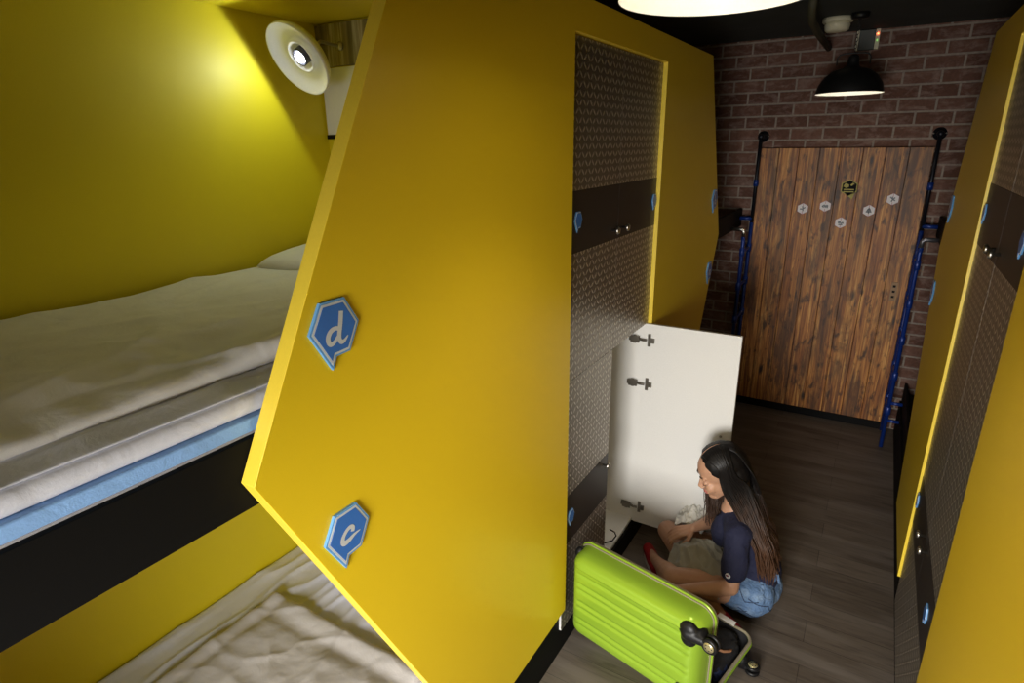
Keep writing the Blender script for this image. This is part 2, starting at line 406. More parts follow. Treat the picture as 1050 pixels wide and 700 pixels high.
def locker(side, y0, y1, z0, z1, label, hinge, open_=False, bandz=None, plq=None, far=False):
    s = side; xd = -.937 if s < 0 else .343
    X = lambda d: xd+s*d
    def b(bm, d0, d1, ya, yb, za, zb, mi=0):
        box(bm, min(X(d0),X(d1)), max(X(d0),X(d1)), ya, yb, za, zb, mi)
    r = empty('locker', (X(.25), (y0+y1)/2, z0)); tag(r, label, 'locker', 'lockers on the left side' if s < 0 else 'lockers on the right side')
    g = .0015; y0 += g; y1 -= g; z0 += g; z1 -= g
    t = .018
    bm = bmesh.new()                       # carcass
    f0 = t+.002 if not open_ else .006
    b(bm, f0, .55, y0, y0+.016, z0, z1); b(bm, f0, .55, y1-.016, y1, z0, z1)
    b(bm, t+.002, .55, y0+.016, y1-.016, z0, z0+.016); b(bm, t+.002, .55, y0+.016, y1-.016, z1-.016, z1)
    b(bm, .535, .55, y0+.016, y1-.016, z0+.016, z1-.016)
    link('body', bm, WHITE, r)
    if not open_:
        M = Matrix.Identity(4)
    else:                                   # swings about its far edge into the corridor
        M = Matrix.Translation((xd-.009, y1-.001, 0)) @ Matrix.Rotation(math.radians(90.5), 4, 'Z') @ Matrix.Translation((-xd, -y1, 0)) @ Matrix.Translation((0, 0, 0))
    dr = []
    bm = bmesh.new(); b(bm, .0, t, y0, y1, z0, z1); dr.append(('door', bm, WHITE))
    bz0, bz1 = bandz
    bm = bmesh.new(); b(bm, -.002, -.0002, y0, y1, z0, bz0); b(bm, -.002, -.0002, y0, y1, bz1, z1); dr.append(('tread_plate', bm, PLATE))
    bm = bmesh.new(); b(bm, -.003, -.0002, y0, y1, bz0+.0005, bz1-.0005); dr.append(('dark_band', bm, BAND))
    ky = (y1-.055) if hinge == 'near' else (y0+.055)
    kz = bz0+.04 if z0 > 1 else bz1-.04
    bm = bmesh.new(); lathe(bm, [(0,0),(.006,0),(.005,.014),(.013,.018),(.016,.024),(.013,.030),(0,.032)], (X(-.003), ky, kz), (-s,0,0), 20); dr.append(('knob', bm, CHROME))
    if plq is not None:
        bm = bmesh.new(); plaque(bm, (X(-.003), plq, (bz0+bz1)/2), s, .066, .075, .004); dr.append(('number_plaque', bm, [BLUEL, SILV, BLUE]))
    door = None
    for n, bm, m in dr:
        bmesh.ops.transform(bm, matrix=M, verts=bm.verts[:])
        o = link(n, bm, m, r if door is None else door, bevel=.0008 if n in ('door',) else 0, smooth=(n == 'knob'))
        if door is None: door = o
    if open_:
        for hz in (z1-.086, z1-.33, z0+.105):
            bm = bmesh.new()
            b(bm, .03, .085, y1-.030, y1-.016, hz-.012, hz+.012); b(bm, .045, .06, y1-.034, y1-.03, hz-.022, hz+.022)
            tube(bm, [(X(.03), y1-.024, hz), (X(.008), y1-.034, hz), (X(-.012), y1-.030, hz)], .007, 8)
            b(bm, -.050, -.018, y1-.030, y1-.0185, hz-.013, hz+.013)
            b(bm, -.030, -.014, y1-.025, y1-.0185, hz-.034, hz+.034); b(bm, .028, .075, y1-.036, y1-.028, hz-.018, hz+.018)
            link('hinge', bm, STEELD, r, bevel=.001)
        bm = bmesh.new(); lathe(bm, [(0,0),(.007,0),(.006,.003),(0,.004)], (X(-.42), y1-.018, kz+.02), (0,-1,0), 16); link('knob_screw', bm, STEELD, r)
    return r
SP = (YA+YB)/2
ZL0, ZM, ZU = .128, 1.317, 2.538
UB = (1.815, 2.04); LB = (.563, .797)
ye = .002
locker(-1, YA+ye, SP, ZM, ZU, 'upper tread-plate locker on the left bunk, next to the big yellow hexagon', 'near', bandz=UB, plq=2.005)
locker(-1, SP, YB-ye, ZM, ZU, 'upper tread-plate locker above the open white door', 'far', bandz=UB, plq=2.862)
locker(-1, YA+ye, SP, ZL0, ZM, 'closed lower tread-plate locker behind the green suitcase', 'near', bandz=LB, plq=1.995)
lo = locker(-1, SP, YB-ye, ZL0, ZM, 'open white-lined locker with its door swung out behind the sitting person', 'far', open_=True, bandz=LB)
locker(1, SP, YB-ye, ZM, ZU, 'upper tread-plate locker on the right bunk, the one nearer the brick wall', 'far', bandz=UB, plq=2.86)
locker(1, YA+ye, SP, ZM, ZU, 'upper tread-plate locker on the right bunk, the one nearer the camera', 'near', bandz=UB, plq=2.05)
locker(1, SP, YB-ye, ZL0, ZM, 'lower tread-plate locker on the right bunk, the one nearer the brick wall', 'far', bandz=LB, plq=2.865)
locker(1, YA+ye, SP, ZL0, ZM, 'lower tread-plate locker on the right bunk, the one nearer the camera', 'near', bandz=LB, plq=2.09)
bm = bmesh.new(); tube(bm, [(-.945,2.50,.30),(-.930,2.53,.27),(-.935,2.57,.22),(-.96,2.585,.17),(-1.00,2.57,.150)], .0035, 8)
tag(link('cable', bm, RUBBER, smooth=True), 'thin black cable hanging at the bottom of the open locker', 'cable')

# ------------------------------------------------------------------ bubble plaques with letters
def glyph_strokes(ch):
    if ch == 'd': return [([(.018,.046),(.013,.020),(.005,-.006),(.008,-.018),(.018,-.019),(.030,-.009)], [.0058,.0058,.0058,.0052,.004,.0015]),
                          ([(.008,.010),(.000,.015),(-.015,.012),(-.025,-.002),(-.021,-.016),(-.010,-.016),(.003,-.004)], [.004,.0045,.0055,.0062,.0055,.0045,.0035])]
    if ch == 'c': return [([(.010,.010),(.014,.020),(.004,.026),(-.012,.018),(-.022,.004),(-.018,-.007),(-.002,-.006),(.014,.000),(.033,.001)], [.0055,.0055,.005,.005,.006,.0066,.0058,.004,.0012])]
    if ch == 'a': return [([(.012,.016),(.000,.020),(-.015,.012),(-.022,-.004),(-.014,-.014),(-.002,-.010),(.010,.006)], [.004,.0045,.0055,.0062,.0055,.0045,.0035]),
                          ([(.014,.020),(.009,.000),(.011,-.013),(.019,-.016),(.028,-.008)], [.0052,.0052,.0052,.004,.0015])]
    return [([(-.008,.046),(-.012,.018),(-.014,-.006),(-.004,-.017),(.010,-.014),(.017,-.002),(.010,.008),(-.004,.006)], [.0056,.0056,.006,.0056,.0056,.0056,.0045,.003])]
def ribbon(bm, pts, ws, place, mi):
    # smooth the polyline, then lay a flat ribbon of varying width
    P = [V((a, b, w)) for (a, b), w in zip(pts, ws)]
    for _ in range(3):
        Q = [P[0]]
        for a, b in zip(P, P[1:]): Q += [a*.75+b*.25, a*.25+b*.75]
        Q.append(P[-1]); P = Q
    L = []; R = []
    for i, p in enumerate(P):
        d = P[min(i+1, len(P)-1)]-P[max(i-1, 0)]; n = V((-d.y, d.x)); n.normalize()
        L.append(bm.verts.new(place(p.x+n.x*p.z, p.y+n.y*p.z))); R.append(bm.verts.new(place(p.x-n.x*p.z, p.y-n.y*p.z)))
    for i in range(len(P)-1): bm.faces.new((L[i], L[i+1], R[i+1], R[i])).material_index = mi
def big_plaque(side, y, z, ch, label, w=.132, h=.145):
    s = side; xf = -.915 if s < 0 else .33
    bm = bmesh.new(); plaque(bm, (xf, y, z), s, w, h, .007)
    o = link('letter_plaque', bm, [BLUEL, SILV, BLUE], bevel=.0006); tag(o, label, 'sign', 'blue letter plaques')
    if ch:
        bm = bmesh.new()
        x = xf-s*(.007+.0016+.0006); f = 1 if s < 0 else -1
        for k, (pts, ws) in enumerate(glyph_strokes(ch)):
            xx = x-s*.0002*k
            ribbon(bm, pts, ws, lambda a, b: (xx, y+f*a, z+b), 0)
        l = link('letter_'+ch, bm, SILV, o)
big_plaque(-1, .803, 1.837, 'd', 'blue speech-bubble plaque with a white d on the left yellow panel')
big_plaque(-1, .776, 1.368, 'c', 'blue speech-bubble plaque with a white c on the left yellow panel')
big_plaque(-1, mir(.803), 1.837, 'b', 'small blue plaque by the edge of the far yellow panel, level with the pipe elbow')
big_plaque(-1, mir(.776), 1.368, 'a', 'small blue plaque low on the far yellow panel beside the brick wall')
big_plaque(1, mir(.803), 1.837, 'd', 'blue plaque at eye level on the right yellow panel beside the pipe ladder')
big_plaque(1, mir(.776), 1.368, 'c', 'lower blue plaque on the right yellow panel beside the pipe ladder')

# ------------------------------------------------------------------ bedding
def grid_cloth(name, x0, x1, y0, y1, f, mats, label, cat, nx=90, ny=130, th=.03, rot=0, c=(0,0), matfn=None, sub=0):
    """rounded slab: top surface f(u,v)-> z, closed underneath"""
    bm = bmesh.new(); top = []; bot = []
    ca, sa = math.cos(rot), math.sin(rot)
    for i in range(nx+1):
        rt = []; rb = []
        for j in range(ny+1):
            u, v = i/nx, j/ny
            x = x0+(x1-x0)*u; y = y0+(y1-y0)*v
            X = c[0]+(x-c[0])*ca-(y-c[1])*sa; Y = c[1]+(x-c[0])*sa+(y-c[1])*ca
            e = min(u*(x1-x0), (1-u)*(x1-x0), v*(y1-y0), (1-v)*(y1-y0))
            k = min(1, e/th); k = math.sqrt(max(0, 1-(1-k)**2))
            zt, zb = f(X, Y, u, v)
            rt.append(bm.verts.new((X, Y, zb+(zt-zb)*(.5+.5*k)))); rb.append(bm.verts.new((X, Y, zb+(zt-zb)*(.5-.5*k)*(1 if k < 1 else 0))))
        top.append(rt); bot.append(rb)
    for i in range(nx):
        for j in range(ny):
            bm.faces.new((top[i][j], top[i+1][j], top[i+1][j+1], top[i][j+1])); bm.faces.new((bot[i][j], bot[i][j+1], bot[i+1][j+1], bot[i+1][j]))
    bmesh.ops.remove_doubles(bm, verts=bm.verts[:], dist=1e-5)
    # close the rim
    bmesh.ops.holes_fill(bm, edges=[e for e in bm.edges if e.is_boundary], sides=4)
    es = [e for e in bm.edges if e.is_boundary]
    if es: bmesh.ops.bridge_loops(bm, edges=es)
    o = link(name, bm, mats, smooth=True)
    if label: tag(o, label, cat)
    return o
def nz(x, y, s, seed=0): return noise.fractal(V((x*s, y*s, seed)), 1.0, 2.0, 4)
def ridge(x, y, s, seed): return 1-abs(noise.noise(V((x*s, y*s, seed))))*2

# mattresses: white cover, blue piping line, grey lower edge
def mattress(z0, z1, label):
    r = empty('mattress', (-1.45, .75, z0)); tag(r, label, 'mattress')
    a = z1-z0
    bm = bmesh.new(); box(bm, -1.93, -.972, -.22, 1.78, z0+a*.737, z1); link('cover', bm, SHEETW, r, bevel=.018, seg=4)
    bm = bmesh.new(); box(bm, -1.93, -.966, -.22, 1.78, z0+a*.545, z0+a*.735); link('blue_stripe', bm, MBLUE, r, bevel=.004)
    bm = bmesh.new(); box(bm, -1.93, -.970, -.22, 1.78, z0, z0+a*.54); link('lower_edge', bm, MGREY, r, bevel=.004)
    return r
mattress(1.60, 1.752, 'white mattress with a blue side stripe on the upper left bunk')
mattress(.325, .55, 'mattress of the lower left bunk under a grey sheet')
def up(x, y, u, v):
    zb = 1.751
    w = .022*nz(x, y, 2.6, 3) + .014*max(0,ridge(x*.9+y*.5, y*.3-x*.5, 3.4, 8))**3 + .013*max(0,ridge(x*1.6, y*.55, 3.1, 4))**4 + .004*nz(x, y, 11, 3)
    w *= .35+.65*u
    zt = 1.792 + w + .010*math.sin(y*3+x*2)
    return max(zt, zb+.012), zb
grid_cloth('duvet', -1.93, -1.062, -.21, 1.42, up, LINENB, 'crumpled white duvet covering the upper left bunk', 'duvet', th=.045)
def up2(x, y, u, v):
    return 1.757+.010*ridge(y*.5, x*1.2, 6, 2)**2*(1-abs(2*u-1)), 1.7515
grid_cloth('folded_sheet', -1.10, -.985, -.21, 1.5, up2, SHEETW, 'white bed sheet strip along the front of the upper bunk mattress', 'sheet', nx=24, th=.02)
def pillow(c, sx, sy, sz, rot, m, label):
    bm = bmesh.new(); n = 36; V0 = []
    R = Matrix.Rotation(rot, 3, 'Z')
    for sgn in (1, -1):
        g = []
        for i in range(n+1):
            row = []
            for j in range(n+1):
                u = i/n*2-1; v = j/n*2-1
                k = max(0, (1-u*u)*(1-v*v))**.42
                x = u*sx*(1-.07*v*v); y = v*sy*(1-.07*u*u)
                p = R @ V((x, y, 0)); z = sgn*sz*k*(1 if sgn > 0 else .55)+(.008*nz(p.x, p.y, 7, c[1])*k if sgn > 0 else 0)
                row.append(bm.verts.new((c[0]+p.x, c[1]+p.y, c[2]+sz*.55+z)))
            g.append(row)
        for i in range(n):
            for j in range(n): bm.faces.new((g[i][j], g[i+1][j], g[i+1][j+1], g[i][j+1]))
    bmesh.ops.remove_doubles(bm, verts=bm.verts[:], dist=1e-5)
    tag(link('pillow', bm, m, smooth=True), label, 'pillow')
pillow((-1.56, 1.53, 1.753), .33, .22, .085, 0, LINEN, 'white pillow at the head of the upper bunk, half hidden by the yellow panel')
pillow((-1.40, 1.52, .552), .34, .21, .07, .1, LINEN, 'pillow at the head of the lower bunk, seen below the yellow panel edge')
def lowf(x, y, u, v):
    zb = .553
    w = .016*nz(x, y, 1.8, 13) + .007*max(0,ridge(x*1.3+y*.5, y*.5-x*.3, 3.2, 5))**3 + .006*max(0,ridge(x*.5-y*1.3, y*.4+x*.6, 4.0, 21))**4 + .003*nz(x, y, 14, 3)
    hem = .010*math.exp(-((1-v)*1.4-.09)**2*900)+.010*math.exp(-((u)*.8-.07)**2*1200)
    return .595+w-hem, zb
grid_cloth('duvet', -1.76, -1.02, -.2, 1.13, lowf, LINENG, 'grey-beige wrinkled duvet on the lower left bunk', 'duvet', th=.03, nx=110, ny=170)
def lows(x, y, u, v): return .5555+.012*ridge(x*2.2, y*.5, 5, 31)**3, .5505
grid_cloth('bed_sheet', -1.945, -.98, -.21, 1.77, lows, SHEETW, 'rumpled sheet on the lower left bunk between duvet and yellow wall', 'sheet', th=.02, nx=120)

# ------------------------------------------------------------------ reading lamp
LC = V((-1.748, 1.51, 2.478)); LN = V((-.095, -.835, -.554)).normalized()
r = empty('reading_lamp', (-1.817, 1.782, 2.556)); tag(r, 'white dish reading lamp glowing on the upper bunk head wall', 'lamp')
bm = bmesh.new()
R0 = .122
prof = [(R0,0),(R0-.004,-.012),(R0-.020,-.028),(.060,-.034),(.058,-.024),(.052,-.016),(.048,-.020),(.030,-.040),(0,-.042)]
outer = [(0,-.060),(.034,-.056),(.060,-.046),(R0-.012,-.034),(R0+.003,-.008),(R0+.003,.002),(R0,0)]
lathe(bm, outer, LC, LN, 56); lathe(bm, prof, LC, LN, 56)
bmesh.ops.remove_doubles(bm, verts=bm.verts[:], dist=1e-5)
link('lamp_shade', bm, SHADEIN, r, smooth=True)
bm = bmesh.new(); lathe(bm, [(.029,-.040),(.029,-.012),(.025,-.012),(.022,-.036)], LC, LN, 32); link('bulb_collar', bm, plain('dark_collar', (.05,.05,.07), .4), r, smooth=True)
bm = bmesh.new(); ellipsoid(bm, LC-LN*.020, (.020,.020,.020)); link('bulb', bm, LED, r, smooth=True)
bm = bmesh.new(); a = LC-LN*.055
tube(bm, [a, a+V((0,.05,.03)), V((-1.79,1.66,2.555)), V((-1.817,1.75,2.556)), V((-1.817,1.781,2.556))], .006, 10); link('arm', bm, CHROME, r, smooth=True)
bm = bmesh.new(); lathe(bm, [(0,0),(.016,0),(.016,.006),(.010,.014),(0,.016)], (-1.817,1.781,2.556), (0,-1,0), 20); link('mount', bm, CHROME, r, smooth=True)
def lamp(name, ty, loc, energy, col, size, aim=None, parent=None, ang=None, blend=.3):
    l = bpy.data.lights.new(name, ty); l.energy = energy; l.color = col
    if ty in ('POINT','SPOT'): l.shadow_soft_size = size
    if ty == 'SPOT': l.spot_size = math.radians(ang); l.spot_blend = blend
    if ty == 'AREA': l.size = size[0]; l.shape = 'RECTANGLE'; l.size_y = size[1]
    o = bpy.data.objects.new(name, l); C.objects.link(o); o.location = loc
    if aim is not None: o.rotation_euler = V(aim).to_track_quat('-Z', 'Y').to_euler()
    if parent is not None: o.parent = parent; o.matrix_parent_inverse = parent.matrix_basis.inverted()
    return o
lamp('reading_glow', 'POINT', LC-LN*.004, .25, (.92,.96,1), .015, None, r)
lamp('reading_light', 'SPOT', LC+LN*.004, 3.6, (.86,1,.86), .012, LN, r, 176, .12)

# ------------------------------------------------------------------ pendant lamps
def pendant(x, y, z, label, W, ang=105):
    r = empty('pendant_lamp', (x, y, z)); tag(r, label, 'lamp', 'black dome pendant lamps')
    Rr = .19
    bm = bmesh.new()
    o = [(Rr,0),(Rr*.985,.02),(Rr*.93,.055),(Rr*.80,.095),(Rr*.58,.13),(.058,.148),(.036,.158),(.032,.185),(.030,.21),(.018,.222),(0,.224)]
    lathe(bm, o, (x,y,z), (0,0,1), 64); link('lamp_shade', bm, BLACKM, r, smooth=True)
    bm = bmesh.new()
    i = [(Rr-.0005,.0005),(Rr*.975,.02),(Rr*.915,.053),(Rr*.785,.092),(Rr*.565,.126),(.05,.143),(0,.146)]
    lathe(bm, i, (x,y,z), (0,0,1), 64); link('shade_lining', bm, SHADEIN, r, smooth=True)
    bm = bmesh.new(); ellipsoid(bm, (x,y,z+.085), (.034,.034,.044)); link('bulb', bm, BULB, r, smooth=True)
    bm = bmesh.new(); w = .09
    tube(bm, [(x-w,y,z+.165),(x-w,y,z+.205),(x-w+.012,y,z+.222),(x-w+.035,y,z+.228),(x,y,z+.230),(x+w-.035,y,z+.228),(x+w-.012,y,z+.222),(x+w,y,z+.205),(x+w,y,z+.165)], .0045, 8)
    link('bracket', bm, BLACKM, r, smooth=True)
    bm = bmesh.new(); zz = z+.235; k = 0
    while zz < 2.885:
        bmesh.ops.create_cone  # chain links drawn as small rings
        pts = [(x+(.007*math.cos(t) if k % 2 else 0), y+(0 if k % 2 else .007*math.cos(t)), zz+.012+.012*math.sin(t)) for t in [2*math.pi*q/10 for q in range(11)]]
        tube(bm, pts, .0018, 6, cap=False); zz += .019; k += 1
    link('chain', bm, BLACKM, r, smooth=True)
    bm = bmesh.new(); lathe(bm, [(0,0),(.045,0),(.05,.012),(.05,.032),(0,.032)], (x,y,2.888), (0,0,1), 32); link('ceiling_rose', bm, BLACKM, r, smooth=True)
    lamp('pendant_light', 'SPOT', (x,y,z+.035), W, (1,.86,.66), .05, (0,0,-1), r, ang, 1)
    lamp('pendant_glow', 'POINT', (x,y,z+.06), 1.7, (1,.93,.80), .03, None, r)
    return r
PENDW = 20
pendant(-.34, 1.35, 2.47, 'glowing dome pendant cut off by the top edge of the picture', PENDW*1.25)
pendant(-.274, 4.52, 2.47, 'black dome pendant hanging in front of the brick wall', PENDW*.25)
pendant(-.36, -.95, 2.47, 'added black dome pendant, unseen behind the camera, to light the upper bunk', PENDW*1.4, 160)  # unseen lamp, added and placed for its light on the upper bedding

# ------------------------------------------------------------------ ceiling fittings
r = empty('smoke_detector', (-.40, 4.62, 2.92)); tag(r, 'cream round smoke detector on the ceiling above the dome pendant', 'smoke detector')
bm = bmesh.new(); lathe(bm, [(0,-.001),(.088,-.001),(.088,-.022),(.080,-.030),(0,-.030)], (-.40,4.62,2.92), (0,0,1), 40); link('base_ring', bm, CREAM, r, smooth=True)
bm = bmesh.new(); lathe(bm, [(0,-.030),(.070,-.030),(.074,-.045),(.068,-.070),(.055,-.080),(0,-.084)], (-.40,4.62,2.92), (0,0,1), 40); link('sensor_head', bm, CREAM, r, smooth=True)
r = empty('emergency_light', (-.235, 5.24, 2.83)); tag(r, 'small grey box with a red indicator high on the brick wall', 'emergency light')
bm = bmesh.new(); box(bm, -.30, -.205, 5.19, 5.239, 2.79, 2.915); link('housing', bm, plain('grey_plastic', (.10,.11,.10), .6), r, bevel=.004)
bm = bmesh.new(); box(bm, -.318, -.302, 5.185, 5.239, 2.79, 2.915); link('end_cap', bm, CREAM, r); bm = bmesh.new(); box(bm, -.203, -.178, 5.185, 5.239, 2.79, 2.915); link('end_cap', bm, CREAM, r)
bm = bmesh.new(); ellipsoid(bm, (-.190,5.182,2.885), (.006,.005,.006)); link('red_indicator', bm, emis('red_led', (1,.12,.03), 8), r)
bm = bmesh.new(); ellipsoid(bm, (-.190,5.182,2.845), (.005,.004,.008)); link('green_indicator', bm, emis('green_led', (.3,1,.1), .5), r)
bm = bmesh.new(); tube(bm, [(-.47,3.9,2.915),(-.475,3.95,2.86),(-.48,4.05,2.83),(-.485,4.4,2.82),(-.485,5.2,2.82)], .022, 12)
tag(link('ceiling_conduit', bm, plain('olive_conduit', (.06,.055,.03), .7), smooth=True), 'dark olive flexible conduit under the ceiling left of the smoke detector', 'pipe')

# ------------------------------------------------------------------ the wooden door
DX0, DX1, DZ0, DZ1, DY = -.868, .262, .068, 2.142, 5.205
r = empty('door_1', ((DX0+DX1)/2, DY, DZ0)); r['kind'] = 'structure'
bm = bmesh.new(); n = 8; w = (DX1-DX0)/n
for i in range(n): box(bm, DX0+i*w+.0012, DX0+(i+1)*w-.0012, DY-.028+random.uniform(-.0015,.0015), DY, DZ0, DZ1)
link('plank_face', bm, WOOD, r, bevel=.002)
bm = bmesh.new(); box(bm, DX0+.02, DX1-.02, DY, 5.239, DZ0+.02, DZ1-.02); link('door_core', bm, BLACK, r)
bm = bmesh.new(); box(bm, DX0, DX1, DY-.02, 5.239, .001, DZ0-.004); link('shaded_gap_block', bm, BLACK, r)  # black box put in for the shaded gap under the door
bm = bmesh.new(); box(bm, .162, .200, DY-.036, DY-.030, 1.05, 1.19)
for z in (1.08, 1.12, 1.16): box(bm, .172, .190, DY-.038, DY-.036, z-.008, z+.008, 1)
link('door_pull_plate', bm, [plain('light_wood_plate', (.30,.17,.07), .5), BLACK], r)
# hexagon stickers on the door
STW = plain('sticker_white', (.78,.74,.76), .5); STR = plain('sticker_red_edge', (.45,.14,.17), .5); STG = plain('sticker_grey_print', (.13,.15,.18), .5)
YS = DY-.0325
def hexpts(cx, cz, rr, y): return [(cx+rr*math.sin(math.pi/3*k), y, cz+rr*math.cos(math.pi/3*k)) for k in range(6)]
ICON = {0: [[(-.6,-.1),(0,-.1),(.5,.3)],[(0,-.1),(.1,-.55)],[(-.1,.55),(0,.1)]],
        1: [[(-.6,-.1),(-.3,.25),(.0,.2),(-.1,-.2),(-.6,-.1)],[(.1,-.3),(.3,.3),(.5,.1),(.4,-.4)]],
        2: [[(-.5,.1),(-.2,.35),(.0,.0),(-.3,-.1),(-.5,.1)],[(.05,-.3),(.4,.2),(.5,-.2)],[(-.4,-.4),(.4,-.45)]],
        3: [[(-.55,-.25),(.55,-.25)],[(-.3,-.2),(-.25,.3),(.2,.35),(.3,-.2)],[(0,.6),(0,-.6)]],
        4: [[(-.5,.45),(0,.0),(.4,.35)],[(0,0),(-.2,-.5)],[(0,0),(.45,-.3)],[(-.15,.5),(.0,.3)]]}
LBL = ['leftmost white hexagon sticker on the wooden door', 'second white hexagon sticker from the left on the wooden door', 'lowest white hexagon sticker on the wooden door, at its centre',
       'white hexagon sticker directly right of the lowest one', 'rightmost white hexagon sticker on the wooden door']
for k, (sx, sz) in enumerate(((-.508,1.698),(-.356,1.722),(-.2365,1.604),(-.066,1.701),(.071,1.787))):
    bm = bmesh.new(); prism(bm, hexpts(sx, sz, .043, YS), (0,.0012,0), 0); prism(bm, hexpts(sx, sz, .041, YS-.0006), (0,.0006,0), 1)
    for q in (0, 3):
        a = math.pi/3*q; prism(bm, [(sx-.0015,YS-.0009,sz+math.cos(a)*.018),(sx+.0015,YS-.0009,sz+math.cos(a)*.018),(sx+.0015,YS-.0009,sz+math.cos(a)*.043),(sx-.0015,YS-.0009,sz+math.cos(a)*.043)], (0,.0003,0), 0)
    o = link('hexagon_sticker', bm, [STR, STW]); tag(o, LBL[k], 'sticker', 'white hexagon stickers on the door')
    bm = bmesh.new()
    for st in ICON[k]: ribbon(bm, [(a*.034, b*.034) for a, b in st], [.0042]*len(st), lambda a, b: (sx+a, YS-.0012, sz+b), 0)
    link('printed_symbol', bm, STG, o)
bm = bmesh.new(); bx, bz = -.216, 1.862
yp = plain('dark_yellow_print', (.36,.30,.03), .5)
prism(bm, hexpts(bx, bz, .060, YS), (0,.0012,0), 0); prism(bm, [(bx-.02,YS,bz-.045),(bx+.045,YS,bz-.03),(bx+.028,YS,bz-.085)], (0,.0012,0), 0)
prism(bm, hexpts(bx, bz, .053, YS-.0008), (0,.0006,0), 1)
o = link('hexagon_sticker', bm, [yp, BLACK]); tag(o, 'black and dark yellow hexagon sign above the white stickers on the door', 'sticker')
bm = bmesh.new(); 
prism(bm, [(bx-.04,YS-.0012,bz+.008),(bx-.028,YS-.0012,bz+.032),(bx-.004,YS-.0012,bz+.022),(bx-.002,YS-.0012,bz+.004),(bx-.02,YS-.0012,bz-.004)], (0,.0003,0), 0)
prism(bm, [(bx+.004,YS-.0012,bz+.02),(bx+.022,YS-.0012,bz+.036),(bx+.032,YS-.0012,bz+.026),(bx+.014,YS-.0012,bz+.010)], (0,.0003,0), 0)
for zz in (-.018, -.034): prism(bm, [(bx-.035,YS-.0012,bz+zz),(bx+.035,YS-.0012,bz+zz),(bx+.032,YS-.0012,bz+zz+.008),(bx-.034,YS-.0012,bz+zz+.008)], (0,.0003,0), 0)
link('printed_emblem', bm, yp, o)

# ------------------------------------------------------------------ pipe ladders beside the door
def pipe_ladder(s, label):
    x = -.862 if s < 0 else .276
    r = empty('pipe_ladder', (x, 5.0, 0)); tag(r, label, 'ladder', 'pipe ladders either side of the door')
    y1 = 5.13; y2 = 4.86; k = -1 if s < 0 else 1
    bm = bmesh.new(); tube(bm, [(x,y1,2.225),(x,y1,1.58)], .0135, 14); link('upper_rail', bm, PIPEK, r, smooth=True)
    bm = bmesh.new(); tube(bm, [(x,y1,1.58),(x,y1,.02)], .0145, 14)
    for z in (1.90,): pass
    link('rear_rail', bm, PIPEB, r, smooth=True)
    bm = bmesh.new(); lathe(bm, [(0,0),(.042,0),(.042,.008),(.022,.014),(.019,.10),(0,.10)], (x,5.239,2.23), (0,-1,0), 32)
    ellipsoid(bm, (x,y1,2.228), (.022,.022,.022)); link('wall_flange', bm, PIPEK, r, smooth=True)
    for dx in (-.036,.036):
        bm = bmesh.new(); ellipsoid(bm, (x+dx,5.228,2.232), (.006,.006,.006)); link('flange_screw', bm, CHROME, r)
    bm = bmesh.new(); tube(bm, [(x+k*.005,y2,1.50),(x,y2,1.46),(x,y2,.004)], .0145, 14); link('front_rail', bm, PIPEB, r, smooth=True)
    bm = bmesh.new(); xb = (-.953 if s < 0 else .368)
    tube(bm, [(xb,y2,1.555),(x+k*.02,y2,1.555),(x+k*.004,y2,1.545),(x,y2,1.50)], .015, 12); link('elbow_pipe', bm, CHROME if s < 0 else plain('grey_elbow', (.2,.2,.22), .4, .8), r, smooth=True)
    bm = bmesh.new(); tube(bm, [(xb,y1,1.61),(x,y1,1.61)], .015, 12); link('tee_pipe', bm, PIPEB, r, smooth=True)
    for z in (.22,.36):
        bm = bmesh.new(); tube(bm, [(x,y2,z),((-.944 if s < 0 else .359),y2,z)], .0125, 12); link('stub_pipe', bm, PIPEB, r, smooth=True)
    for q in range(5):
        z = .30+q*.27; bm = bmesh.new(); tube(bm, [(x,y1,z),(x,y2,z)], .011, 12)
        link('rung', bm, PIPEB, r, smooth=True)
        for yy in (y1, y2):
            bm = bmesh.new(); tube(bm, [(x,yy,z-.032),(x,yy,z-.028),(x,yy,z+.028),(x,yy,z+.032)], [.016,.0205,.0205,.016], 14); link('pipe_joint', bm, PIPEB, r, smooth=True)
    bm = bmesh.new(); tube(bm, [(x,y1,1.86),(x,y1,1.91)], .019, 14); link('pipe_collar', bm, PIPEB, r, smooth=True)
pipe_ladder(-1, 'black and blue pipe ladder on the left side of the wooden door')
pipe_ladder(1, 'black and blue pipe ladder on the right side of the wooden door')

